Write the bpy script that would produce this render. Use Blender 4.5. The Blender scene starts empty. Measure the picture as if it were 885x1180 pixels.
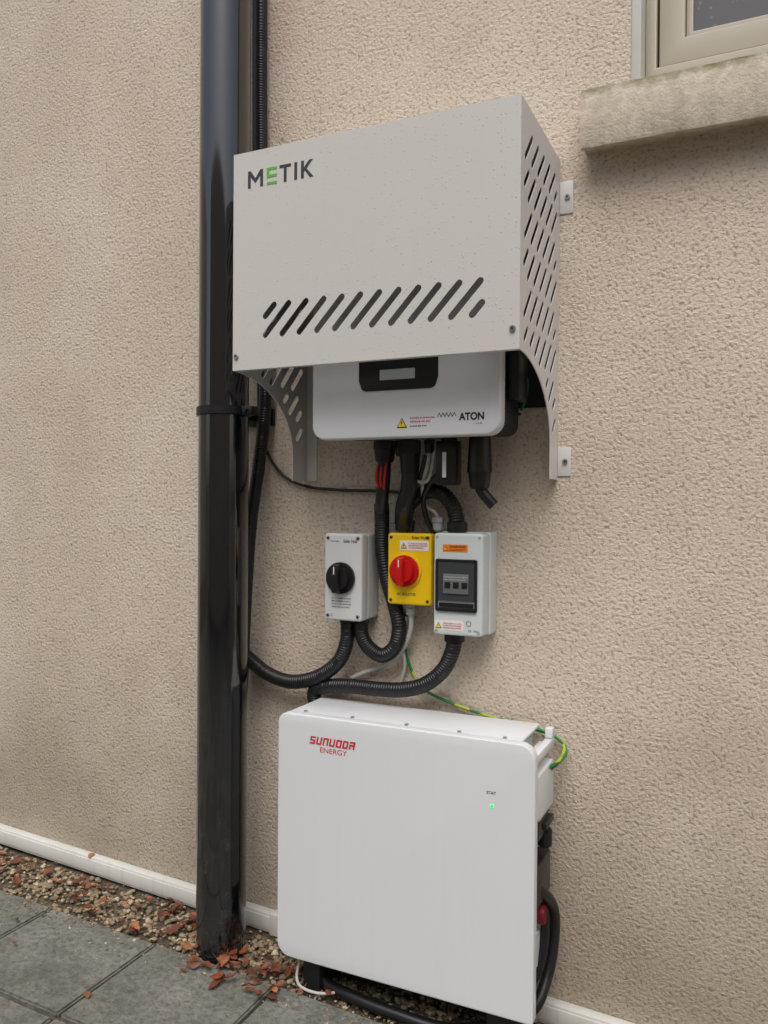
import bpy, bmesh, math, random
from mathutils import Vector, Matrix, noise
random.seed(7)
sc=bpy.context.scene; COL=bpy.context.collection
def gz(x): return -.04*(max(-6,min(6,x))+1.10)   # drive falls gently to the right

# ---------------------------------------------------------------- materials
def srgb(r,g,b):
    f=lambda c:(c/255/12.92) if c/255<=.04045 else ((c/255+.055)/1.055)**2.4
    return (f(r),f(g),f(b),1)
class M:
    def __init__(s,name,color=(.5,.5,.5,1),rough=.5,metal=0,spec=.5):
        s.m=bpy.data.materials.new(name); s.m.use_nodes=True
        s.nt=s.m.node_tree; s.n=s.nt.nodes; s.l=s.nt.links
        s.b=s.n["Principled BSDF"]
        s.b.inputs["Base Color"].default_value=color; s.b.inputs["Roughness"].default_value=rough
        s.b.inputs["Metallic"].default_value=metal; s.b.inputs["Specular IOR Level"].default_value=spec
        s.co=None
    def coord(s):
        if not s.co: s.co=s.n.new("ShaderNodeTexCoord")
        return s.co.outputs["Object"]
    def noise(s,scale,detail=4,rough=.55,vec=None,dist=0):
        t=s.n.new("ShaderNodeTexNoise"); t.inputs["Scale"].default_value=scale; t.inputs["Detail"].default_value=detail
        t.inputs["Roughness"].default_value=rough; t.inputs["Distortion"].default_value=dist
        s.l.new(vec or s.coord(),t.inputs["Vector"]); return t.outputs["Fac"]
    def vor(s,scale,feature='F1',vec=None,out="Distance",rnd=1):
        t=s.n.new("ShaderNodeTexVoronoi"); t.feature=feature; t.inputs["Scale"].default_value=scale
        t.inputs["Randomness"].default_value=rnd
        s.l.new(vec or s.coord(),t.inputs["Vector"]); return t.outputs[out]
    def ramp(s,fac,stops):
        r=s.n.new("ShaderNodeValToRGB"); e=r.color_ramp.elements
        while len(e)<len(stops): e.new(.5)
        for i,(p,c) in enumerate(stops):
            e[i].position=p; e[i].color=c if hasattr(c,'__len__') else (c,c,c,1)
        s.l.new(fac,r.inputs[0]); return r.outputs[0]
    def mix(s,fac,a,b,mode='MIX'):
        x=s.n.new("ShaderNodeMix"); x.data_type='RGBA'; x.blend_type=mode
        for i,v in ((0,fac),(6,a),(7,b)):
            if hasattr(v,'is_linked') : s.l.new(v,x.inputs[i])
            else: x.inputs[i].default_value=v
        return x.outputs[2]
    def math(s,op,a,b=0.0,c=None,clamp=False):
        x=s.n.new("ShaderNodeMath"); x.operation=op; x.use_clamp=clamp
        for i,v in ((0,a),(1,b),(2,c)):
            if v is None: continue
            if hasattr(v,'is_linked'): s.l.new(v,x.inputs[i])
            else: x.inputs[i].default_value=v
        return x.outputs[0]
    def xyz(s):
        x=s.n.new("ShaderNodeSeparateXYZ"); s.l.new(s.coord(),x.inputs[0]); return x.outputs
    def maprange(s,v,a,b,c=0,d=1):
        x=s.n.new("ShaderNodeMapRange"); s.l.new(v,x.inputs[0])
        for i,k in enumerate((a,b,c,d)): x.inputs[i+1].default_value=k
        return x.outputs[0]
    def scaled(s,sx,sy,sz):
        x=s.n.new("ShaderNodeMapping"); x.inputs["Scale"].default_value=(sx,sy,sz); s.l.new(s.coord(),x.inputs[0]); return x.outputs[0]
    def bump(s,h,dist=.002,strength=1,prev=None):
        x=s.n.new("ShaderNodeBump"); x.inputs["Distance"].default_value=dist; x.inputs["Strength"].default_value=strength
        s.l.new(h,x.inputs["Height"])
        if prev: s.l.new(prev,x.inputs["Normal"])
        s.l.new(x.outputs[0],s.b.inputs["Normal"]); return x.outputs[0]
    def col(s,c): s.l.new(c,s.b.inputs["Base Color"])
    def rgh(s,c): s.l.new(c,s.b.inputs["Roughness"])

def plaster(name,c1,c2,dirt=True):  # dirt also switches on the relief shade painted into the colour
    w=M(name,rough=.95,spec=.1)
    if not dirt:
        w.col(w.mix(w.noise(8,2),c1,c2)); return w.m
    n1=w.noise(150,2.5,.62); v=w.vor(125)
    crumb=w.math('ADD',n1,w.math('MULTIPLY',v,-.20))
    hf=w.ramp(crumb,[(.20,.0),(.36,.40),(.47,.52),(.55,.75),(.64,1)])
    big=w.noise(2.6,4,.6)
    c=w.mix(w.ramp(big,[(.35,0),(.65,1)]),c1,c2)
    c=w.mix(w.ramp(crumb,[(.20,.65),(.33,.14),(.46,0)]),c,tuple(x*.42 for x in c1[:3])+(1,))  # dirt and painted-in relief shade in the crumb hollows
    X,Y,Z=w.xyz()
    zz=w.math('ADD',Z,w.math('MULTIPLY',w.math('SUBTRACT',big,.5),.7))
    low=w.maprange(zz,.62,.0); c=w.mix(w.math('MULTIPLY',low,.5,clamp=True),c,srgb(112,104,84))
    lef=w.maprange(X,-1.1,-2.3,0,1)
    st=w.noise(1,3,.6,vec=w.scaled(7,1,.8))
    c=w.mix(w.math('MULTIPLY',w.math('MULTIPLY',lef,w.ramp(st,[(.3,.45),(.7,1)])),.30,clamp=True),c,srgb(150,146,134))
    w.col(c); w.bump(hf,.0029,.9)
    return w.m
mat_wall=plaster("plaster_render",srgb(211,195,177),srgb(222,208,191))
mat_opp=plaster("plaster_light_blocker",srgb(186,180,170),srgb(196,190,180),False)  # for the unseen light-blocking walls
mat_sill=M("sill_stone",rough=.85)
n=mat_sill.noise(60,5,.65); X,Y,Z=mat_sill.xyz()
c=mat_sill.mix(mat_sill.ramp(n,[(.3,0),(.7,1)]),srgb(178,166,148),srgb(208,197,179))
st=mat_sill.noise(1,4,.65,vec=mat_sill.scaled(22,1,3))
c=mat_sill.mix(mat_sill.ramp(st,[(.5,0),(.72,.35)]),c,srgb(118,112,98))
mo=mat_sill.math('MULTIPLY',mat_sill.maprange(mat_sill.math('ADD',Z,mat_sill.math('MULTIPLY',mat_sill.math('SUBTRACT',mat_sill.noise(25,4,.7),.5),.05)),1.778,1.799),mat_sill.ramp(mat_sill.noise(9,4,.6),[(.3,.5),(.6,1)]))
c=mat_sill.mix(mo,c,srgb(98,94,48)); mat_sill.col(c); mat_sill.bump(mat_sill.math('ADD',n,mat_sill.noise(220,3)),.002,.8); mat_sill=mat_sill.m

def coated(name,c,rough=.4,drops=False,dirt=.06):
    p=M(name,c,rough)
    d=p.noise(7,4,.6); c2=p.mix(p.math('MULTIPLY',p.ramp(d,[(.42,0),(.75,1)]),dirt*2),c,tuple(x*.75 for x in c[:3])+(1,))
    st=p.noise(1,3,.6,vec=p.scaled(60,60,2.5)); c2=p.mix(p.math('MULTIPLY',p.ramp(st,[(.55,0),(.8,1)]),dirt*2),c2,tuple(x*.6 for x in c[:3])+(1,))
    p.col(c2)
    if drops:
        v=p.vor(150); gate=p.noise(9,2,.6)
        dr=p.ramp(v,[(.0,1),(.13,.85),(.22,0)])
        v2=p.vor(150,out="Color")
        sep=p.n.new("ShaderNodeSeparateColor"); p.l.new(v2,sep.inputs[0])
        on=p.math('GREATER_THAN',p.math('ADD',sep.outputs[0],p.math('MULTIPLY',gate,.5)),.85)
        dd=p.math('MULTIPLY',dr,on)
        p.bump(dd,.0010,.8)
        p.rgh(p.maprange(dd,0,.5,rough,.12))
    return p.m
mat_cover=coated("cover_powder_coat",srgb(206,202,197),.42,True,.02)
mat_cover_lit=coated("cover_powder_coat_lit",srgb(214,211,208),.42,False,.02)  # same coat as the front, with the brighter side light painted in
mat_bat=coated("battery_white_steel",srgb(222,225,227),.34,False,.03)
mat_inv=coated("inverter_white",srgb(226,227,230),.30,False,.02)
mat_strip=coated("white_pvc",srgb(216,216,210),.35,False,.2)
mat_iso=coated("light_grey_plastic",srgb(210,211,210),.42,False,.03)
mat_cu=coated("pale_grey_plastic",srgb(208,215,214),.38,False,.03)
mat_yel=coated("yellow_plastic",srgb(242,200,14),.38,False,.02)
mat_red=M("red_plastic",srgb(200,18,20),.35).m
mat_blk=M("black_plastic",(.010,.010,.011,1),.38).m
mat_cond=M("black_conduit",(.009,.009,.010,1),.40).m
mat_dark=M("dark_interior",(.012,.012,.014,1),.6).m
mat_greypl=M("grey_gland",srgb(165,168,170),.45).m
mat_steel=M("screw_steel",(.55,.55,.54,1),.3,1).m
mat_white=M("label_white",srgb(235,235,232),.5).m
mat_orange=M("label_orange",srgb(235,130,20),.5).m
mat_lyel=M("label_yellow",srgb(245,205,30),.5).m
mat_lred=M("label_red",srgb(205,30,45),.5).m
mat_ink=M("ink_dark",srgb(52,54,58),.5).m
mat_blackink=M("ink_black",(.01,.01,.01,1),.5).m
mat_green=M("logo_green",srgb(90,180,60),.5).m
mat_pink=M("ink_pink",srgb(205,90,110),.5).m
mat_gw=M("green_wire",srgb(30,120,60),.4).m
gy=M("green_yellow_wire",srgb(30,130,60),.4)
gy.col(gy.mix(gy.ramp(gy.noise(1,0,vec=gy.scaled(28,28,28)),[(.54,0),(.58,1)]),srgb(24,115,60),srgb(170,180,50))); mat_gy=gy.m
mat_wcab=M("grey_white_cable",srgb(185,185,180),.45).m
mat_rw=M("red_wire",srgb(190,30,25),.4).m
mat_lcd=M("lcd",srgb(176,184,182),.15).m
mat_led=M("green_led",(0,.6,.1,1),.3); mat_led.b.inputs["Emission Color"].default_value=(.02,.9,.15,1); mat_led.b.inputs["Emission Strength"].default_value=1.6; mat_led=mat_led.m
mat_win=coated("taupe_frame",srgb(184,176,160),.4,False,.06)
g=M("window_glass",(.02,.022,.024,1),.04,spec=.8)
cu_=g.vor(55); g.col(g.mix(g.ramp(cu_,[(.1,1),(.22,0)]),srgb(82,80,80),srgb(136,104,104))); mat_glass=g.m
p=M("black_upvc",(.008,.0085,.010,1),.12,spec=.9)
p.b.inputs["Coat Weight"].default_value=.6; p.b.inputs["Coat IOR"].default_value=1.5
dn=p.noise(28,5,.7); st=p.noise(1,4,.6,vec=p.scaled(30,30,1.5)); sp=p.vor(120)
X,Y,Z=p.xyz()
dust=p.math('MULTIPLY',p.ramp(dn,[(.55,0),(.75,1)]),p.math('ADD',.04,p.maprange(Z,.7,0,0,.4)))
dust=p.math('ADD',dust,p.math('MULTIPLY',p.ramp(st,[(.55,0),(.75,1)]),.03))
dust=p.math('ADD',dust,p.math('MULTIPLY',p.ramp(sp,[(.06,1),(.13,0)]),p.maprange(Z,1.1,0,.03,.35)),clamp=True)
p.col(p.mix(dust,(.005,.0055,.007,1),srgb(92,90,84))); rr_=p.maprange(dust,0,.4,.09,.5); p.rgh(rr_); p.l.new(rr_,p.b.inputs["Coat Roughness"])
p.bump(p.noise(5,1),.002,.15); mat_pipe=p.m
p=M("paving_stone",rough=.8)
geo=p.n.new("ShaderNodeNewGeometry"); isl=geo.outputs["Random Per Island"]
n1=p.noise(9,5,.7); n2=p.noise(75,5,.75); n3=p.noise(2.6,4)
c=p.mix(p.ramp(n1,[(.32,0),(.68,1)]),srgb(108,111,106),srgb(160,161,153))
c=p.mix(p.math('MULTIPLY',isl,.35),c,srgb(134,128,116))
c=p.mix(p.ramp(n2,[(.38,.6),(.55,0)]),c,srgb(66,68,62))
c=p.mix(p.ramp(n2,[(.6,.0),(.75,.4)]),c,srgb(182,180,168))
c=p.mix(p.math('MULTIPLY',p.ramp(n3,[(.4,0),(.62,1)]),.4),c,srgb(88,92,72))
p.col(c); p.rgh(p.maprange(n3,.35,.6,.4,.8))
p.bump(p.math('ADD',p.math('MULTIPLY',n2,.9),p.math('MULTIPLY',n1,1.4)),.008,1); mat_pave=p.m
p=M("soil",rough=.95); n1=p.noise(60,5,.75); p.col(p.mix(p.ramp(n1,[(.35,0),(.65,1)]),srgb(58,50,40),srgb(122,108,88))); p.bump(n1,.01,1); mat_soil=p.m
p=M("gravel_stone",rough=.7); isl=p.n.new("ShaderNodeNewGeometry").outputs["Random Per Island"]
p.col(p.mix(p.ramp(p.noise(150,3),[(.3,0),(.7,.4)]),p.ramp(isl,[(0,srgb(104,90,70)),(.3,srgb(168,146,114)),(.6,srgb(138,124,106)),(.85,srgb(194,174,140)),(1,srgb(214,204,184))]),srgb(84,74,58))); mat_grav=p.m
p=M("dry_leaf",rough=.5); isl=p.n.new("ShaderNodeNewGeometry").outputs["Random Per Island"]
c=p.ramp(isl,[(0,srgb(74,42,28)),(.25,srgb(124,66,42)),(.5,srgb(158,86,56)),(.7,srgb(96,50,34)),(.88,srgb(184,122,84)),(1,srgb(58,36,26))])
p.col(p.mix(p.ramp(p.noise(130,4,.7),[(.4,.0),(.7,.6)]),c,srgb(58,34,24))); p.bump(p.noise(200,3),.001,.6); mat_leaf=p.m

# ---------------------------------------------------------------- helpers
def link(o,parent=None):
    COL.objects.link(o)
    if parent: o.parent=parent
    return o
def empty(name):
    e=bpy.data.objects.new(name,None); e.empty_display_size=.1; return link(e)
def meshobj(name,me,mat,parent=None,smooth=True,ang=35):
    if mat: me.materials.append(mat)
    if smooth:
        for p in me.polygons: p.use_smooth=True
        me.set_sharp_from_angle(angle=math.radians(ang))
    return link(bpy.data.objects.new(name,me),parent)
def box(name,x0,x1,y0,y1,z0,z1,mat,parent=None,bev=0,seg=2,rot=None):
    bm=bmesh.new(); bmesh.ops.create_cube(bm,size=1)
    bmesh.ops.scale(bm,vec=(x1-x0,y1-y0,z1-z0),verts=bm.verts)
    if bev: bmesh.ops.bevel(bm,geom=bm.edges[:],offset=bev,segments=seg,profile=.5,affect='EDGES')
    if rot: bmesh.ops.rotate(bm,cent=(0,0,0),matrix=rot,verts=bm.verts)
    bmesh.ops.translate(bm,vec=((x0+x1)/2,(y0+y1)/2,(z0+z1)/2),verts=bm.verts)
    me=bpy.data.meshes.new(name); bm.to_mesh(me); bm.free()
    return meshobj(name,me,mat,parent)
def cyl(name,c,r,h,axis,mat,parent=None,r2=None,seg=32,bev=0):
    bm=bmesh.new(); bmesh.ops.create_cone(bm,cap_ends=True,segments=seg,radius1=r,radius2=r if r2 is None else r2,depth=h)
    if bev:
        es=[e for e in bm.edges if e.calc_face_angle(0)>1]; bmesh.ops.bevel(bm,geom=es,offset=bev,segments=2,affect='EDGES')
    R={'z':Matrix.Identity(3),'y':Matrix.Rotation(math.radians(90),3,'X'),'x':Matrix.Rotation(math.radians(90),3,'Y')}[axis]
    bmesh.ops.rotate(bm,cent=(0,0,0),matrix=R,verts=bm.verts); bmesh.ops.translate(bm,vec=c,verts=bm.verts)
    me=bpy.data.meshes.new(name); bm.to_mesh(me); bm.free()
    return meshobj(name,me,mat,parent)
def plate(name,outline,holes,t,place,plane,mat,parent=None,bev=0):
    cu=bpy.data.curves.new(name,'CURVE'); cu.dimensions='2D'; cu.fill_mode='BOTH'
    for pts in [outline]+holes:
        s=cu.splines.new('POLY'); s.points.add(len(pts)-1); s.use_cyclic_u=True
        for i,pt in enumerate(pts): s.points[i].co=(pt[0],pt[1],0,1)
    cu.extrude=t/2-bev
    if bev: cu.bevel_depth=bev; cu.bevel_resolution=2; cu.offset=-bev
    o=bpy.data.objects.new(name+"_c",cu)
    me=bpy.data.meshes.new_from_object(o)
    me.name=name
    bpy.data.objects.remove(o)
    if plane=='xz': mtx=Matrix(((1,0,0,0),(0,0,-1,place+t/2),(0,1,0,0),(0,0,0,1)))
    elif plane=='yz': mtx=Matrix(((0,0,1,place-t/2),(1,0,0,0),(0,1,0,0),(0,0,0,1)))
    else: mtx=Matrix.Translation((0,0,place-t/2))
    me.transform(mtx); me.materials.clear()
    bm=bmesh.new(); bm.from_mesh(me); bmesh.ops.remove_doubles(bm,verts=bm.verts,dist=1e-6); bmesh.ops.recalc_face_normals(bm,faces=bm.faces); bm.to_mesh(me); bm.free()
    return meshobj(name,me,mat,parent,ang=30)
def rrect(x0,x1,z0,z1,r,n=8):
    P=[]
    rr=r if hasattr(r,'__len__') else (r,)*4
    for (cx,cz,a,q) in ((x1-rr[0],z0+rr[0],-90,rr[0]),(x1-rr[1],z1-rr[1],0,rr[1]),(x0+rr[2],z1-rr[2],90,rr[2]),(x0+rr[3],z0+rr[3],180,rr[3])):
        if q<=0: P.append((cx,cz)); continue
        for i in range(n+1):
            t=math.radians(a+90*i/n); P.append((cx+q*math.cos(t),cz+q*math.sin(t)))
    return P
def capsule(a,b,r,n=8):
    ax,az=a;bx,bz=b; th=math.atan2(bz-az,bx-ax); P=[]
    for i in range(n+1):
        t=th-math.pi/2+math.pi*i/n; P.append((bx+r*math.cos(t),bz+r*math.sin(t)))
    for i in range(n+1):
        t=th+math.pi/2+math.pi*i/n; P.append((ax+r*math.cos(t),az+r*math.sin(t)))
    return P
def catmull(P,step):
    P=[Vector(p) for p in P]; P=[2*P[0]-P[1]]+P+[2*P[-1]-P[-2]]; out=[]
    for i in range(1,len(P)-2):
        a,b,c,d=P[i-1:i+3]; n=max(2,int((c-b).length/ (step/4)))
        for k in range(n):
            t=k/n; out.append(.5*((2*b)+(c-a)*t+(2*a-5*b+4*c-d)*t*t+(3*b-a-3*c+d)*t**3))
    out.append(P[-2])
    res=[out[0]]; acc=0
    for i in range(1,len(out)):
        acc+=(out[i]-out[i-1]).length
        if acc>=step: res.append(out[i]); acc=0
    res.append(out[-1]); return res
def tube(name,P,r,mat,parent=None,corr=False,seg=14):
    step=.0018 if corr else .006
    pts=catmull(P,step); V=[]; Fc=[]; nrm=None
    for i,p in enumerate(pts):
        t=(pts[min(i+1,len(pts)-1)]-pts[max(i-1,0)]).normalized()
        if nrm is None: nrm=t.orthogonal().normalized()
        nrm=(nrm-t*nrm.dot(t)).normalized(); bn=t.cross(nrm)
        rr=r*(1 if not corr else (1.0,1.0,.92)[i%3])
        for k in range(seg): V.append(p+(nrm*math.cos(2*math.pi*k/seg)+bn*math.sin(2*math.pi*k/seg))*rr)
        if i:
            b=i*seg;a=b-seg
            for k in range(seg): Fc.append((a+k,a+(k+1)%seg,b+(k+1)%seg,b+k))
    Fc.append(tuple(range(seg))[::-1]); Fc.append(tuple(range(len(V)-seg,len(V))))
    me=bpy.data.meshes.new(name); me.from_pydata(V,[],Fc)
    return meshobj(name,me,mat,parent,ang=60)
def text(name,s,x0,x1,z0,h,y,mat,parent,bold=0):
    cu=bpy.data.curves.new(name,'FONT'); cu.body=s; cu.size=1; cu.offset=bold; cu.extrude=0
    o=bpy.data.objects.new(name+"_t",cu); COL.objects.link(o)
    bpy.context.view_layer.update()
    me=bpy.data.meshes.new_from_object(o); bpy.data.objects.remove(o)
    xs=[v.co.x for v in me.vertices]; ys=[v.co.y for v in me.vertices]
    sx=(x1-x0)/(max(xs)-min(xs)); sz=h/(max(ys)-min(ys)); mx=min(xs); my=min(ys)
    for v in me.vertices: v.co=Vector((x0+(v.co.x-mx)*sx,y,z0+(v.co.y-my)*sz))
    me.materials.clear(); me.name=name
    return meshobj(name,me,mat,parent,smooth=False)
def strokes(name,segs,y,mat,parent,shear=.2,z0=0):
    V=[];Fc=[]
    for (x0,x1,a,b) in segs:
        k=len(V); V+= [(x0+(a-z0)*shear,y,a),(x1+(a-z0)*shear,y,a),(x1+(b-z0)*shear,y,b),(x0+(b-z0)*shear,y,b)]; Fc.append((k,k+1,k+2,k+3)); y-=.00002
    me=bpy.data.meshes.new(name); me.from_pydata(V,[],Fc); return meshobj(name,me,mat,parent,smooth=False)
def sticker(name,x0,x1,z0,z1,y,mat,parent,r=.001):
    return plate(name,rrect(x0,x1,z0,z1,r,3),[],.0006,y,'xz',mat,parent)
def tri(name,cx,cz,s,y,parent):
    plate(name,[(cx-s/2,cz-s*.43),(cx+s/2,cz-s*.43),(cx,cz+s*.43)],[],.0006,y,'xz',mat_blackink,parent)
    s*=.8; plate(name+"_fill",[(cx-s/2,cz-s*.44),(cx+s/2,cz-s*.44),(cx,cz+s*.40)],[],.0006,y-.0005,'xz',mat_lyel,parent)
    s*=.5; plate(name+"_bolt",[(cx-s*.1,cz-s*.5),(cx+s*.25,cz+s*.05),(cx,cz+s*.05),(cx+s*.1,cz+s*.5),(cx-s*.25,cz-s*.08),(cx,cz-s*.08)],[],.0006,y-.001,'xz',mat_blackink,parent)
def tlines(name,x0,x1,z0,z1,n,y,mat,parent,fill=.45):
    bm=bmesh.new(); hh=(z1-z0)/n
    for i in range(n):
        zc=z1-hh*(i+.5); x=x0; xe=x1-(random.random()*.2*(x1-x0) if i==n-1 else 0)
        while x<xe:
            w=random.uniform(.25,.5)*hh; e=min(x+w,xe); q=hh*fill/2*random.uniform(.7,1)
            vs=[bm.verts.new((a,y,b)) for a,b in ((x,zc-q),(e,zc-q),(e,zc+q),(x,zc+q))]; bm.faces.new(vs); x=e+hh*(.15 if random.random()<.8 else .4)
    me=bpy.data.meshes.new(name); bm.to_mesh(me); bm.free(); return meshobj(name,me,mat,parent,smooth=False)
def screw(name,c,r,parent,axis='y'):
    cyl(name,c,r,.004,axis,mat_steel,parent,seg=16,bev=.0008)
    if axis=='y': cyl(name+"_socket",(c[0],c[1]-.0022,c[2]),r*.45,.001,axis,mat_dark,parent,seg=6)

# ---------------------------------------------------------------- house wall + window
house=empty("rendered_house")
plate("wall",[(-9,-.40),(9,-.40),(9,5.6),(-9,5.6)],[[(-.238,1.825),(-.238,3.0),(1.05,3.0),(1.05,1.825)]],.24,0,'xz',mat_wall,house)
prof=[(-.060,1.684),(-.062,1.690),(-.062,1.786),(-.056,1.797),(.075,1.842),(.075,1.70),(.0,1.696),(-.03,1.694),(-.035,1.700),(-.045,1.700),(-.048,1.684)]
N=160; V=[];Fc=[]; K=len(prof)
for i in range(N+1):
    x=-.322+ (1.13+.322)*i/N
    for k,(y,z) in enumerate(prof):
        q=noise.noise(Vector((x*25,y*30,z*30)))*.0022+noise.noise(Vector((x*90,y*60,z*60)))*.0012
        V.append((x+(noise.noise(Vector((y*60,z*60,3)))*.003 if i==0 else 0),y+q if y<0 else y,z+q))
    if i:
        b=i*K;a=b-K
        for k in range(K): Fc.append((a+k,b+k,b+(k+1)%K,a+(k+1)%K))
Fc.append(tuple(range(K))); Fc.append(tuple(range(N*K,N*K+K))[::-1])
me=bpy.data.meshes.new("window_sill"); me.from_pydata(V,[],Fc)
bm=bmesh.new(); bm.from_mesh(me); bmesh.ops.recalc_face_normals(bm,faces=bm.faces); bm.to_mesh(me); bm.free()
meshobj("window_sill",me,mat_sill,house,ang=40)
box("window_reveal_trim",-.2375,-.219,-.004,.10,1.80,2.99,mat_strip,house,.002)
plate("window_frame",[(-.219,1.835),(1.045,1.835),(1.045,2.99),(-.219,2.99)],[[(-.198,1.868),(-.198,2.96),(1.02,2.96),(1.02,1.868)]],.06,.055,'xz',mat_win,house,.003)
plate("window_sash",[(-.194,1.872),(.40,1.872),(.40,2.955),(-.194,2.955)],[[(-.146,1.922),(-.146,2.91),(.35,2.91),(.35,1.922)]],.05,.065,'xz',mat_win,house,.003)
plate("window_bead",[(-.145,1.923),(.349,1.923),(.349,2.909),(-.145,2.909)],[[(-.132,1.936),(-.132,2.896),(.336,2.896),(.336,1.936)]],.02,.078,'xz',mat_win,house,.002)
plate("second_window_sash",[(.41,1.872),(1.015,1.872),(1.015,2.955),(.41,2.955)],[[(.46,1.922),(.46,2.91),(.965,2.91),(.965,1.922)]],.05,.065,'xz',mat_win,house,.003)
box("window_glass",-.2,1.03,.092,.098,1.84,2.98,mat_glass,house)
opp=empty("opposite_light_blocker")  # unseen wall added behind the camera to cut skylight low down
plate("wall",[(-4.0,-.60),(9,-.60),(9,3.9),(-4.0,3.9)],[],.25,-5.4,'xz',mat_opp,opp)
bw=empty("left_light_blocker")  # unseen wall added to narrow the sky reflection on the pipe
plate("wall",[(-5.6,-.40),(-.02,-.40),(-.02,4.4),(-5.6,4.4)],[],.22,-7.6,'yz',mat_opp,bw)

tr=empty("wall_base_trunking")
for (a,b) in ((-5.0,-1.02),(-1.017,2.5)):
    for nm,y0,y1,z0,z1,bv in (("trunking_length",-.026,-.001,-.044,.001,.003),("trunking_lid_edge",-.0285,-.0255,-.037,-.005,.0012)):
        o=box(nm,a,b,y0,y1,z0,z1,mat_strip,tr,bv)
        for v in o.data.vertices: v.co.z+=(-.28-v.co.x)*.048
o=box("trunking_joint",-1.035,-1.002,-.0305,-.001,-.010,.040,mat_strip,tr,.002)

# ---------------------------------------------------------------- downpipe
dp=empty("black_downpipe"); px,py=-1.095,-.135
cyl("pipe",(px,py,1.30),.0557,2.64,'z',mat_pipe,dp,seg=96)
cyl("upper_pipe",(px,py,3.9),.0545,2.8,'z',mat_pipe,dp,seg=64)
cyl("socket",(px,py,2.235),.0590,.14,'z',mat_pipe,dp,seg=96,bev=.003)
cyl("clip_band",(px,py,1.205),.0605,.020,'z',mat_blk,dp,seg=64,bev=.002)
box("clip_arm",px-.012,px+.012,-.085,-.001,1.195,1.215,mat_blk,dp,.002)
box("clip_lug",px+.045,px+.085,-.15,-.12,1.195,1.215,mat_blk,dp,.003)
box("clip_back_plate",px-.05,px+.05,-.012,-.001,1.185,1.225,mat_blk,dp,.002)
cyl("clip_bolt",(px+.07,-.153,1.205),.005,.008,'y',mat_blk,dp,seg=6)

# ---------------------------------------------------------------- vented cover
cv=empty("vented_inverter_cover")
X0,X1,YF,ZT,ZB,ZW=-.9606,-.3738,-.2885,1.6949,1.2655,1.053
holes=[]
r=.0062
holes.append(capsule((-.884,1.368),(-.864,1.388),r))
for i in range(11):
    xb=-.884+i*.0387; holes.append(capsule((xb,1.331),(xb+.053,1.388),r))
holes.append(capsule((-.4585,1.331),(-.441,1.350),r))
plate("front_panel",[(X0,ZB),(X1,ZB),(X1,ZT),(X0,ZT)],holes,.002,YF,'xz',mat_cover,cv)
def sideoutline():
    P=[(-.0005,ZW),(-.0005,ZT-.0005),(YF+.0025,ZT-.0005),(YF+.0025,ZB)]
    a=-.062-YF; b=ZB-1.115
    for i in range(0,17):
        t=math.pi/2*i/16; P.append((YF+.0025+ (a-.0025)*math.sin(t),1.115+b*math.cos(t)))
    P.append((-.062,ZW)); return P
def inside(y,z):
    if y<YF+.026 or y>-.026 or z>ZT-.040 or z<ZW+.040: return False
    a=-.062-YF; b=ZB-1.115
    if z>1.115+b+.02: return True
    if z<=1.115: return y>-.062+.012
    return ((y-YF)/(a+.022))**2+((z-1.115)/(b+.022))**2>1
sh=[]
zr=1.648; row=0
while zr>1.07:
    for k in range(-3,12):
        y0=YF+.030+k*.043-(row%2)*.0215
        a=(y0,zr-.047); b=(y0+.042,zr)
        n=12; ok=[i for i in range(n+1) if inside(a[0]+(b[0]-a[0])*i/n,a[1]+(b[1]-a[1])*i/n)]
        if len(ok)>=4:
            i0,i1=min(ok),max(ok)
            A=(a[0]+(b[0]-a[0])*i0/n,a[1]+(b[1]-a[1])*i0/n); B=(a[0]+(b[0]-a[0])*i1/n,a[1]+(b[1]-a[1])*i1/n)
            sh.append(capsule(A,B,.0062,5))
    zr-=.068; row+=1
plate("right_side_panel",sideoutline(),sh,.002,X1,'yz',mat_cover_lit,cv)
plate("left_side_panel",sideoutline(),sh,.002,X0+.002,'yz',mat_cover_lit,cv)
box("top_panel",X0+.0025,X1-.0025,YF+.0025,-.0005,ZT-.0025,ZT-.0005,mat_cover,cv)
box("front_return_flange",X0+.003,X1-.003,YF+.0025,YF+.016,ZB+.0005,ZB+.0022,mat_cover_lit,cv)
for z0,z1 in ((1.585,1.650),(1.060,1.118)):
    for sx,xx in ((1,X1),(-1,X0)):
        a,b=(xx+.0003,xx+.027) if sx>0 else (xx-.027,xx-.0003)
        box("fixing_tab",a,b,-.003,-.0006,z0,z1,mat_cover_lit,cv,.0008)
        screw("tab_bolt",((a+b)/2+.002*sx,-.005,(z0+z1)/2),.0055,cv)
box("left_rear_leg",X0+.003,X0+.030,-.003,-.0006,ZW,1.4,mat_cover_lit,cv)
box("rear_shade_sheet",X0+.04,X1-.004,-.0035,-.0008,1.20,ZT-.004,mat_dark,cv)  # added dark sheet standing in for the shade inside the cover
screw("corner_screw",(X0+.009,YF-.002,ZB+.028),.0055,cv)
screw("corner_screw",(X1-.012,YF-.002,ZB+.035),.0055,cv)
LY=YF-.0006; lz=1.6225; lh=.0335
mx0,mx1,t_=-.926,-.891,.0062; mz=lz+lh
plate("logo_letter_m",[(mx0,lz),(mx0+t_,lz),(mx0+t_,mz-.0115),((mx0+mx1)/2,lz+.0085),(mx1-t_,mz-.0115),(mx1-t_,lz),(mx1,lz),(mx1,mz),(mx1-t_,mz),((mx0+mx1)/2,lz+.0180),(mx0+t_,mz),(mx0,mz)],[],.0006,LY,'xz',mat_ink,cv)
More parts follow.
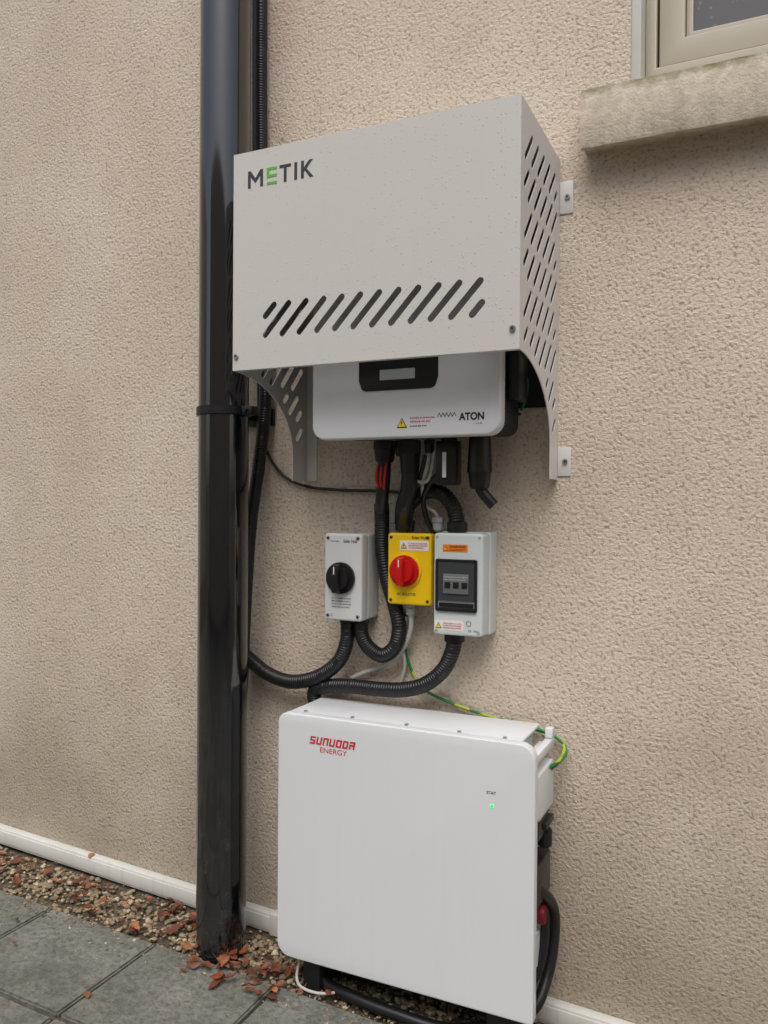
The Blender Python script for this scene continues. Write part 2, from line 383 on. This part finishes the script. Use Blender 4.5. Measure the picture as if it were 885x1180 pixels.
for k in range(3): sticker("logo_letter_e_bar",-.882,-.859,lz+k*.014,lz+k*.014+.0055,LY,mat_green,cv,.0003)
sticker("logo_letter_e_stem",-.882,-.8768,lz+.014,lz+.0335,LY-.0003,mat_green,cv,.0003)
sticker("logo_letter_t_bar",-.853,-.827,mz-.0058,mz,LY,mat_ink,cv,.0002); sticker("logo_letter_t_stem",-.8431,-.8369,lz,mz-.0059,LY,mat_ink,cv,.0002)
sticker("logo_letter_i",-.8195,-.8133,lz,mz,LY,mat_ink,cv,.0002)
sticker("logo_letter_k_stem",-.8045,-.7983,lz,mz,LY,mat_ink,cv,.0002)
plate("logo_letter_k_arms",[(-.7982,lz+.0125),(-.7982,lz+.0205),(-.7865,mz),(-.7785,mz),(-.7925,lz+.0178),(-.7770,lz),(-.7852,lz),(-.7958,lz+.0142)],[],.0006,LY,'xz',mat_ink,cv)

# ---------------------------------------------------------------- inverter
iv=empty("solar_inverter")
IX0,IX1,IY,IZ0,IZ1=-.829,-.434,-.200,1.130,1.56
plate("front_shell",rrect(IX0,IX1,IZ0,IZ1,.028),[],.035,IY,'xz',mat_inv,iv,.005)
plate("rear_chassis",rrect(IX0+.008,IX1-.006,IZ0+.008,IZ1-.01,.022),[],.11,IY+.036,'xz',mat_dark,iv,.003)
for k in range(14): box("heat_sink_fin",IX1-.0075,IX1-.002,-.155,-.05,IZ0+.05+k*.026,IZ0+.054+k*.026,mat_dark,iv)
box("side_isolator",IX1-.004,IX1+.022,-.15,-.09,1.20,1.30,mat_blk,iv,.004)
box("wall_bracket",-.78,-.48,-.053,-.005,1.2,1.5,mat_dark,iv,.002)
Y=IY-.001
plate("display_panel",[(-.722,1.243),(-.716,1.226),(-.708,1.222),(-.569,1.222),(-.561,1.226),(-.555,1.243),(-.555,1.305),(-.722,1.305)],[],.003,IY-.002,'xz',mat_blk,iv,.0008)
plate("lcd_screen",rrect(-.676,-.602,1.242,1.262,.001),[],.001,IY-.0026,'xz',mat_lcd,iv)
for k in range(4): sticker("button",-.70+k*.038,-.692+k*.038,1.2295,1.2335,IY-.0026,mat_dark,iv)
tri("warning_triangle",-.629,1.158,.022,Y,iv)
tlines("warning_print",-.612,-.562,1.156,1.170,2,IY-.0007,mat_pink,iv)
tlines("warning_print_dark",-.612,-.575,1.148,1.154,1,IY-.0007,mat_ink,iv)
for k in range(5):
    x=-.556+k*.0075
    plate("zigzag",[(x,1.165),(x+.00375,1.1725),(x+.0075,1.165),(x+.0075,1.1675),(x+.00375,1.175),(x,1.1675)],[],.0004,IY-.0006,'xz',mat_ink,iv)
text("brand_text","ATON",-.513,-.464,1.158,.0145,IY-.0007,mat_blackink,iv,.035)
tlines("brand_subtext",-.48,-.466,1.150,1.154,1,IY-.0007,mat_ink,iv)
def gland(x,z1,z0,r,y=-.10,par=iv,mat=mat_blk):
    h=z1-z0
    cyl("cable_gland_base",(x,y,z1-h*.2),r,h*.4,'z',mat,par,seg=6,bev=.001)
    cyl("cable_gland_dome",(x,y,z0+h*.32),r*.78,h*.62,'z',mat,par,r2=r*.95,seg=24,bev=.002)
gland(-.712,1.133,1.088,.024); gland(-.676,1.133,1.10,.012)
gland(-.655,1.133,1.060,.023); gland(-.612,1.133,1.105,.011)
cyl("plug_body",(-.505,-.10,1.10),.025,.075,'z',mat_blk,iv,r2=.021,bev=.003)
cyl("plug_nut",(-.505,-.10,1.050),.019,.034,'z',mat_blk,iv,r2=.023,seg=16,bev=.002)
tube("plug_cable",[(-.505,-.10,1.045),(-.502,-.098,1.03),(-.488,-.095,1.012),(-.478,-.092,1.000)],.011,mat_blk,iv)
box("data_logger_stick",-.590,-.545,-.125,-.092,1.040,1.128,mat_blk,iv,.004)
sticker("data_logger_label",-.574,-.566,1.055,1.105,-.1262,mat_white,iv)
cyl("data_logger_plug",(-.567,-.108,1.122),.016,.03,'z',mat_dark,iv,seg=20)
tube("earth_wire",[(-.44,-.06,1.27),(-.425,-.05,1.25),(-.43,-.04,1.215),(-.44,-.04,1.19)],.003,mat_gy,iv)

# ---------------------------------------------------------------- rotary isolators
def knob(par,cx,cz,y,r,mat,matb):
    cyl("knob_base",(cx,y-.004,cz),r,.010,'y',matb,par,seg=40,bev=.0015)
    cyl("knob_drum",(cx,y-.013,cz),r*.74,.012,'y',mat,par,seg=40,bev=.0015)
    box("knob_grip",cx-.0065,cx+.0065,y-.034,y-.012,cz-r*.88,cz+r*.88,mat,par,.003)
    box("knob_pointer",cx-.001,cx+.001,y-.0348,y-.034,cz+r*.3,cz+r*.75,mat_white,par)
g1=empty("rotary_isolator_switch")
gx0,gx1,gz0,gz1,gy_=-.8605,-.770,.750,.9375,-.088
plate("rear_case",rrect(gx0+.001,gx1-.001,gz0+.001,gz1-.001,.006),[],.052,-.054,'xz',mat_iso,g1,.002)
plate("front_case",rrect(gx0,gx1,gz0,gz1,.007),[],.032,gy_,'xz',mat_iso,g1,.004)
knob(g1,-.819,.842,gy_,.034,mat_blk,mat_blk)
for sx in (gx0+.009,gx1-.009):
    for sz in (gz0+.010,gz1-.010): 
        cyl("screw_recess",(sx,gy_-.0004,sz),.0045,.001,'y',mat_greypl,g1,seg=16); cyl("screw_head",(sx,gy_-.0009,sz),.003,.0008,'y',mat_dark,g1,seg=12)
tlines("label_print_a",-.845,-.822,.9185,.9235,1,gy_-.0006,mat_ink,g1)
text("label_text","Solar Hub",-.814,-.781,.918,.0075,gy_-.0006,mat_blackink,g1,.01)
tlines("rating_print",-.842,-.795,.776,.801,4,gy_-.0006,mat_ink,g1,.4)
tlines("rating_small_print",-.853,-.838,.757,.765,2,gy_-.0006,mat_ink,g1,.4)
gland(-.825,.752,.722,.018,-.045,g1); gland(-.792,.752,.722,.018,-.045,g1)
g2=empty("rotary_isolator_switch")
yx0,yx1,yz0,yz1,yy=-.7175,-.6180,.7905,.9410,-.070
plate("rear_case",rrect(yx0+.001,yx1-.001,yz0+.001,yz1-.001,.006),[],.045,-.0455,'xz',mat_greypl,g2,.002)
plate("front_case",rrect(yx0,yx1,yz0,yz1,.007),[],.0245,yy,'xz',mat_yel,g2,.004)
cyl("knob_ring",(-.676,yy-.002,.862),.037,.006,'y',mat_lyel,g2,seg=40,bev=.001)
knob(g2,-.676,.862,yy-.003,.033,mat_red,mat_red)
for sx in (yx0+.008,yx1-.008):
    for sz in (yz0+.009,yz1-.009): cyl("screw_head",(sx,yy-.0006,sz),.0035,.001,'y',mat_ink,g2,seg=12)
text("label_text","Solar Hub",-.662,-.627,.929,.0065,yy-.0006,mat_blackink,g2,.01)
sticker("warning_label",-.689,-.624,.905,.9255,yy-.0006,mat_white,g2); tri("warning_triangle",-.680,.915,.014,yy-.0016,g2)
tlines("warning_print",-.669,-.627,.9085,.922,3,yy-.0018,mat_lred,g2)
text("isolator_text","AC ISOLATOR",-.695,-.652,.810,.006,yy-.0006,mat_ink,g2,.01)
gland(-.676,.792,.765,.013,-.040,g2,mat_greypl); gland(-.68,.968,.94,.011,-.040,g2)
# ---------------------------------------------------------------- breaker enclosure
g3=empty("breaker_enclosure")
cx0,cx1,cz0,cz1,cy=-.6045,-.5005,.7375,.9435,-.090
plate("rear_case",rrect(cx0-.002,cx1+.002,cz0-.002,cz1+.002,.006),[],.045,-.0455,'xz',mat_cu,g3,.002)
plate("front_case",rrect(cx0,cx1,cz0,cz1,.007),[],.045,cy,'xz',mat_cu,g3,.004)
glassy=M("smoked_window",(.05,.055,.06,1),.08,spec=.6).m
plate("window_surround",rrect(-.5995,-.5110,.786,.8915,.004),[rrect(-.5945,-.516,.793,.8865,.003)],.006,cy-.005,'xz',mat_blk,g3,.001)
plate("smoked_flap",rrect(-.594,-.5165,.8075,.886,.002),[],.0015,cy-.0032,'xz',glassy,g3)
box("breaker_row",-.582,-.528,cy-.0065,cy-.0035,.822,.862,M("breaker_grey",(.16,.165,.17,1),.4).m,g3,.001)
for k in range(3): box("breaker_lever",-.578+k*.018,-.566+k*.018,cy-.009,cy-.006,.834,.846,mat_blk,g3,.001)
tlines("breaker_print",-.58,-.53,.848,.858,2,cy-.007,mat_wcab,g3,.4)
sticker("window_latch",-.592,-.518,.7945,.8035,cy-.003,mat_blk,g3)
sticker("warning_label_orange",-.585,-.532,.906,.921,cy-.0006,mat_orange,g3)
text("warning_text","WARNING",-.571,-.536,.9145,.0045,cy-.0012,mat_blackink,g3,.02); tlines("warning_subtext",-.571,-.536,.908,.9125,2,cy-.0012,mat_blackink,g3)
tri("warning_triangle",-.579,.9135,.010,cy-.0012,g3)
sticker("warning_label",-.6015,-.540,.747,.767,cy-.0006,mat_white,g3); tri("warning_triangle",-.593,.757,.014,cy-.0016,g3)
tlines("warning_print",-.583,-.543,.750,.764,3,cy-.0018,mat_lred,g3)
sx,sz=-.529,.763
for a in range(12):
    t0=a*math.pi/6; cyl("power_symbol_dot",(sx+.005*math.cos(t0),cy-.0003,sz+.005*math.sin(t0)),.0009,.0006,'y',mat_ink,g3,seg=6)
text("serial_text","CE   IP65",-.530,-.508,.7465,.004,cy-.0006,mat_ink,g3)
for ax in (cx0+.007,cx1-.007):
    for az in (cz0+.008,cz1-.008): cyl("screw_head",(ax,cy-.0005,az),.003,.001,'y',mat_greypl,g3,seg=12)
gland(-.613,.975,.946,.013,-.045,g3,mat_greypl)
cyl("conduit_adaptor_bottom",(-.575,-.045,.728),.021,.022,'z',mat_blk,g3,seg=24,bev=.002)
cyl("conduit_adaptor_top",(-.571,-.045,.955),.021,.022,'z',mat_blk,g3,seg=24,bev=.002)

# ---------------------------------------------------------------- cables
cb=empty("cable_runs")
R=.0165
tube("riser_conduit",[(-1.074,-.028,3.4),(-1.074,-.028,2.2),(-1.071,-.028,1.835),(-1.062,-.03,1.5),(-1.052,-.032,1.255),(-1.070,-.03,1.1),(-1.092,-.03,.96),(-1.105,-.03,.8),(-1.12,-.03,.5)],.0155,mat_cond,cb,True)
tube("second_riser",[(-1.098,-.022,3.4),(-1.092,-.022,2.0),(-1.085,-.02,1.5),(-1.075,-.02,1.2),(-1.10,-.02,.9)],.008,mat_cond,cb)
tube("isolator_conduit_to_pipe",[(-.825,-.045,.735),(-.826,-.046,.70),(-.842,-.047,.658),(-.878,-.047,.625),(-.925,-.047,.603),(-.98,-.046,.595),(-1.04,-.040,.607),(-1.090,-.03,.630),(-1.15,-.03,.67)],R,mat_cond,cb,True)
tube("inverter_to_isolator_conduit",[(-.735,-.065,1.0),(-.741,-.05,.966),(-.744,-.04,.90),(-.735,-.035,.84),(-.715,-.035,.78),(-.704,-.038,.735),(-.712,-.042,.695),(-.740,-.045,.674),(-.772,-.045,.688),(-.790,-.045,.715),(-.792,-.045,.735)],R,mat_cond,cb,True)
tube("dc_cable_sheath",[(-.712,-.10,1.09),(-.714,-.10,1.05),(-.722,-.09,1.02),(-.735,-.065,.99)],.014,mat_cond,cb)
for k in (-1,0,1):
    tube("red_dc_wire",[(-.712+k*.008,-.106,1.095),(-.714+k*.010,-.116,1.06),(-.716+k*.006,-.108,1.035),(-.72+k*.003,-.09,1.02)],.0026,mat_rw,cb)
tube("ac_cable",[(-.655,-.10,1.07),(-.657,-.10,1.035),(-.672,-.09,1.00),(-.688,-.06,.975),(-.693,-.045,.95)],.017,mat_cond,cb)
tube("enclosure_top_conduit",[(-.700,-.03,.955),(-.695,-.035,.985),(-.665,-.045,1.015),(-.632,-.05,1.030),(-.600,-.05,1.022),(-.578,-.047,.994),(-.571,-.045,.955)],R,mat_cond,cb,True)
tube("battery_conduit",[(-.575,-.045,.722),(-.580,-.046,.695),(-.600,-.047,.655),(-.640,-.048,.622),(-.69,-.048,.606),(-.75,-.047,.601),(-.82,-.045,.600),(-.88,-.042,.592),(-.915,-.035,.572),(-.90,-.03,.50)],R,mat_cond,cb,True)
tube("thin_black_cable",[(-1.085,-.02,1.20),(-1.065,-.012,1.13),(-1.02,-.008,1.07),(-.955,-.008,1.042),(-.87,-.008,1.033),(-.763,-.01,1.03),(-.71,-.02,1.022),(-.69,-.03,.97)],.0035,mat_cond,cb)
tube("grey_data_cable",[(-.612,-.10,1.108),(-.615,-.10,1.085),(-.635,-.08,1.04),(-.640,-.05,1.0),(-.620,-.045,.985),(-.613,-.045,.968)],.004,mat_wcab,cb)
tube("black_data_cable",[(-.568,-.10,1.06),(-.60,-.09,1.06),(-.635,-.07,1.02),(-.64,-.05,.98),(-.625,-.04,.94)],.0055,mat_cond,cb)
tube("second_black_data_cable",[(-.62,-.10,1.10),(-.635,-.09,1.06),(-.665,-.07,1.02),(-.672,-.05,.99),(-.68,-.04,.965)],.0055,mat_cond,cb)
tube("white_loop_cable",[(-.676,-.10,1.10),(-.66,-.10,1.06),(-.62,-.09,1.05),(-.60,-.1,1.11)],.0035,mat_wcab,cb)
tube("yellow_isolator_cable",[(-.676,-.04,.768),(-.678,-.035,.735),(-.700,-.025,.69),(-.745,-.018,.65),(-.80,-.016,.625),(-.83,-.015,.61)],.0055,mat_wcab,cb)
tube("white_cable_down",[(-.690,-.03,.76),(-.705,-.02,.70),(-.70,-.015,.65),(-.715,-.015,.60)],.004,mat_wcab,cb)
tube("green_yellow_earth_wire",[(-.690,-.03,.78),(-.700,-.015,.72),(-.697,-.012,.67),(-.675,-.012,.625),(-.645,-.012,.597),(-.58,-.012,.577),(-.50,-.012,.560),(-.42,-.012,.548),(-.372,-.012,.538),(-.352,-.02,.525),(-.352,-.05,.505),(-.372,-.10,.495)],.0032,mat_gy,cb)
tube("green_earth_wire",[(-.42,-.012,.552),(-.365,-.015,.535),(-.345,-.03,.512),(-.365,-.07,.49)],.003,mat_gw,cb)

# ---------------------------------------------------------------- battery
bt=empty("wall_battery_unit")
BX0,BX1,BY,BZ0,BZ1=-.9034,-.3626,-.2032,.066,.570
plate("front_panel",rrect(BX0,BX1,BZ0,BZ1,(.006,.030,.022,.030)),[],.024,BY,'xz',mat_bat,bt,.003)
box("chassis",BX0+.012,BX1-.050,-.1785,-.040,BZ0+.018,BZ1-.010,mat_bat,bt,.003)
box("top_cover",BX0+.010,BX1-.034,-.1795,-.034,BZ1-.0095,BZ1-.004,mat_bat,bt,.0015)
box("top_seam",BX0+.03,BX1-.05,-.180,-.1765,BZ1-.0042,BZ1-.0035,mat_greypl,bt)
for sx in (-.86,-.75,-.63,-.52,-.43): cyl("top_screw",(sx,-.165,BZ1-.0025),.004,.002,'z',mat_steel,bt,seg=12)
box("side_rail",BX1-.018,BX1-.003,-.178,-.040,.528,.545,mat_bat,bt,.002)
box("side_rail_post",BX1-.018,BX1-.003,-.060,-.040,.546,BZ1-.005,mat_bat,bt,.002)
box("side_rail_web",BX1-.034,BX1-.019,-.178,-.040,.528,.533,mat_bat,bt,.001)
box("side_recess",BX1-.0495,BX1-.046,-.175,-.045,BZ0+.04,.545,mat_iso,bt)
plate("connector_cover",[(-.178,.505),(-.178,.428),(-.160,.418),(-.055,.418),(-.048,.425),(-.048,.498),(-.056,.506)],[],.043,BX1-.002,'yz',mat_bat,bt,.003)
box("plug_block",BX1-.04,BX1-.006,-.15,-.07,.375,.4175,mat_blk,bt,.004)
cyl("plug_round",(BX1-.010,-.085,.362),.014,.034,'z',mat_blk,bt,bev=.003)
box("plug_tail",BX1-.02,BX1+.002,-.12,-.06,.388,.402,mat_blk,bt,.003)
box("isolator_block",BX1-.045,BX1-.003,-.165,-.065,.255,.335,mat_blk,bt,.005)
cyl("breaker_ring",(BX1-.010,-.11,.225),.019,.018,'x',M("dark_red_plastic",srgb(120,24,34),.4).m,bt,bev=.002)
cyl("socket_disc",(BX1-.024,-.12,.16),.035,.02,'x',mat_bat,bt,bev=.003)
tube("loop_cable",[(BX1-.02,-.15,.29),(BX1-.004,-.12,.27),(BX1+.006,-.080,.225),(BX1+.006,-.070,.17),(BX1,-.090,.105),(BX1-.02,-.13,.050),(BX1-.09,-.15,.015)],.011,mat_cond,bt)
tube("loop_cable_inner",[(BX1-.03,-.14,.27),(BX1-.010,-.10,.24),(BX1-.006,-.095,.18),(BX1-.014,-.11,.12),(BX1-.05,-.14,.04)],.009,mat_cond,bt)
tube("floor_cable",[(-.86,-.10,.30),(-.862,-.12,.05),(-.82,-.15,.004),(-.74,-.17,.0),(-.64,-.175,-.005),(-.54,-.17,-.008),(-.45,-.15,.01)],.012,mat_cond,bt)
tube("white_floor_cable",[(-.865,-.10,.10),(-.872,-.16,.04),(-.865,-.185,.012),(-.84,-.195,.004),(-.80,-.185,.0),(-.76,-.15,.0)],.003,mat_wcab,bt)
for fx in (-.84,-.44): 
    box("foot_bracket",fx-.02,fx+.02,-.17,-.032,gz(fx)-.01,.084,mat_dark,bt,.002)
box("underside_tray",BX0+.05,BX1-.06,-.165,-.05,.05,.084,mat_dark,bt,.003)
BL=BY-.0006
# squared slanted lettering of the maker's logo
G={'S':[(0,1,4,5),(0,.28,2,5),(0,1,2,3),(.72,1,0,3),(0,1,0,1)],'U':[(0,.28,0,5),(.72,1,0,5),(0,1,0,1)],'N':[(0,.28,0,5),(.72,1,0,5),(0,1,4,5)],
   'O':[(0,.28,0,5),(.72,1,0,5),(0,1,0,1),(0,1,4,5)],'D':[(.0,.28,0,5),(.72,1,.5,4.5),(0,.9,0,1),(0,.9,4,5)],'A':[(0,.28,0,3.2),(.72,1,0,5),(0,1,4,5),(.0,1,2,3)]}
seg=[]; lw=.0122; z0=.5145
for i,ch in enumerate("SUNUODA"):
    xo=-.828+i*(lw+.0028)
    for (a,b,c0,c1) in G[ch]: seg.append((xo+a*lw,xo+b*lw,z0+c0*.0031,z0+c1*.0031))
strokes("logo_text",seg,BL,mat_lred,bt,.22,z0)
text("logo_subtext","ENERGY",-.803,-.742,.4995,.0105,BL,mat_lred,bt,.0)
text("status_text","STAT",-.4525,-.4345,.4715,.0055,BL,mat_ink,bt,.01)
cyl("status_led",(-.442,BL,.450),.0032,.001,'y',mat_led,bt,seg=16)

# ---------------------------------------------------------------- setting: ground, paving, gravel, leaves
def shear(me):
    for v in me.vertices: v.co.z+=gz(v.co.x)
xs=[-150,-6,6,150]; V=[(x,y,-.011) for x in xs for y in (-150,150)]
me=bpy.data.meshes.new("ground"); me.from_pydata(V,[],[(0,2,3,1),(2,4,5,3),(4,6,7,5)]); shear(me); meshobj("ground",me,mat_soil,smooth=False)
bm=bmesh.new()
PX,PY=.32,.29
for i in range(-10,9):
    for j in range(0,14):
        x1=-1.229+PX*(i+1); x0=x1-PX; y1=-.19-PY*j; y0=y1-PY
        g=.0035+random.random()*.001
        dz=random.uniform(-.002,.002); r=bmesh.ops.create_cube(bm,size=1); vs=r['verts']
        bmesh.ops.scale(bm,vec=(PX-2*g,PY-2*g,.05),verts=vs)
        bmesh.ops.rotate(bm,cent=(0,0,0),matrix=Matrix.Rotation(random.uniform(-.006,.006),3,'Z')@Matrix.Rotation(random.uniform(-.005,.005),3,'X'),verts=vs)
        bmesh.ops.translate(bm,vec=((x0+x1)/2,(y0+y1)/2,-.025+dz),verts=vs)
bmesh.ops.bevel(bm,geom=[e for e in bm.edges],offset=.004,segments=2,affect='EDGES')
me=bpy.data.meshes.new("paving"); bm.to_mesh(me); bm.free(); shear(me); meshobj("paving",me,mat_pave)
bm=bmesh.new(); bmesh.ops.create_icosphere(bm,subdivisions=1,radius=1); bm.verts.ensure_lookup_table()
IV=[v.co.copy() for v in bm.verts]; IF=[tuple(v.index for v in f.verts) for f in bm.faces]; bm.free()
V=[];Fc=[]
def pebble(x,y,z,s):
    m=Matrix.Rotation(random.random()*6,3,'Z')@Matrix.Diagonal((random.uniform(.8,1.4),random.uniform(.7,1.0),random.uniform(.45,.75)))
    b=len(V); o=Vector((x,y,z))
    for v in IV: V.append(m@(v*s*random.uniform(.86,1.1))+o)
    Fc.extend([tuple(b+i for i in f) for f in IF])
for i in range(5200):
    x=random.uniform(-3.2,.6); y=-random.triangular(.02,.22,.09)
    pebble(x,y,-.010+random.uniform(0,.010),random.choice((.003,.004,.005,.006,.009)))
for i in range(500):
    pebble(random.uniform(-2.6,-.5),-.18-abs(random.gauss(0,.08)),.001,random.uniform(.0015,.004))
me=bpy.data.meshes.new("gravel"); me.from_pydata(V,[],Fc); shear(me); meshobj("gravel",me,mat_grav,ang=50)
V=[];Fc=[]
def leaf(x,y,z,s,flat=.35):
    L=s; W=s*random.uniform(.42,.62); prof=[(0,.0),(.12,.45),(.3,.9),(.5,1),(.7,.82),(.87,.42),(1,.0)]
    curl=random.uniform(-.5,.9); fold=random.uniform(.0,.6); tw=random.uniform(-.4,.4)
    R=Matrix.Rotation(random.random()*6.28,3,'Z')@Matrix.Rotation(random.uniform(-flat,flat),3,'X')@Matrix.Rotation(random.uniform(-flat,flat),3,'Y')
    if random.random()<.3: R=R@Matrix.Rotation(math.pi,3,'X')
    o=Vector((x,y,z+.006)); b=len(V)
    for (u,w) in prof:
        zz=curl*L*.5*(u-.5)**2*2
        for sd in (-1,-.5,0,.5,1):
            ww=w*W/2*sd*(1+random.uniform(-.16,.16)); h=zz+abs(sd)*w*W/2*fold+tw*(u-.5)*ww
            V.append(R@Vector(((u-.5)*L,ww,h))+o)
    for i in range(len(prof)-1):
        for k in range(4):
            a=b+i*5+k; Fc.append((a,a+1,a+6,a+5))
    c=len(V)
    for q in ((-.5*L,-.0008,0),(-.5*L,.0008,0),(-.85*L,.0006,L*.08),(-.85*L,-.0006,L*.08)): V.append(R@Vector(q)+o)
    Fc.append((c,c+1,c+2,c+3))
for i in range(140):
    leaf(random.uniform(-3.0,-1.15),-random.triangular(.04,.20,.09),random.uniform(0,.012),random.uniform(.018,.042))
for i in range(85):
    leaf(random.gauss(-.98,.10),-random.triangular(.06,.27,.15),random.uniform(0,.016),random.uniform(.014,.038))
for i in range(6):
    leaf(random.uniform(-2,-.4),random.uniform(-.7,-.25),.001,random.uniform(.012,.024),.15)
for i in range(14):
    leaf(random.uniform(-.8,.6),-random.triangular(.04,.22,.12),.006,random.uniform(.02,.04))
leaf(-1.60,-.02,.045,.03,.1); leaf(-1.8,-.24,.002,.035,.1); leaf(-1.22,-.41,.002,.03,.1)
me=bpy.data.meshes.new("fallen_leaves"); me.from_pydata(V,[],Fc); shear(me); meshobj("fallen_leaves",me,mat_leaf,ang=80)

# ---------------------------------------------------------------- light
w=bpy.data.worlds.new("World"); sc.world=w; w.use_nodes=True; nt=w.node_tree
sky=nt.nodes.new("ShaderNodeTexSky"); sky.sky_type='NISHITA'; sky.sun_disc=False
el,az=math.radians(58),math.radians(165)
sky.sun_elevation=el; sky.sun_rotation=az; sky.air_density=1; sky.dust_density=4
hs=nt.nodes.new("ShaderNodeHueSaturation"); hs.inputs["Saturation"].default_value=.6
nt.links.new(sky.outputs[0],hs.inputs["Color"]); nt.links.new(hs.outputs[0],nt.nodes["Background"].inputs[0])
nt.nodes["Background"].inputs[1].default_value=.15
sl=bpy.data.lights.new("overcast_sun",'SUN'); sl.energy=1.5; sl.angle=math.radians(40); sl.color=(1,.98,.955)
so=bpy.data.objects.new("overcast_sun",sl); COL.objects.link(so)
d=Vector((math.sin(az)*math.cos(el),math.cos(az)*math.cos(el),math.sin(el)))
so.rotation_euler=d.to_track_quat('Z','Y').to_euler(); so.location=d*8

# ---------------------------------------------------------------- camera
yaw,pitch,roll,f=.4385,-.0089,.0070,928.8
F=Vector((-math.sin(yaw)*math.cos(pitch),math.cos(yaw)*math.cos(pitch),math.sin(pitch)))
Rt=Vector((math.cos(yaw),math.sin(yaw),0)); U=Rt.cross(F)
c_,s_=math.cos(roll),math.sin(roll)
R2=Rt*c_+U*s_; U2=-Rt*s_+U*c_
m=Matrix((R2,U2,-F)).transposed().to_4x4(); m.translation=Vector((0,-1.62,1.0))
cd=bpy.data.cameras.new("camera"); cd.sensor_width=36; cd.lens=f/1180*36; cd.clip_end=500; cd.clip_start=.02
co=bpy.data.objects.new("camera",cd); COL.objects.link(co); co.matrix_world=m; sc.camera=co
sc.view_settings.view_transform='Standard'; sc.view_settings.look='None'; sc.view_settings.exposure=0
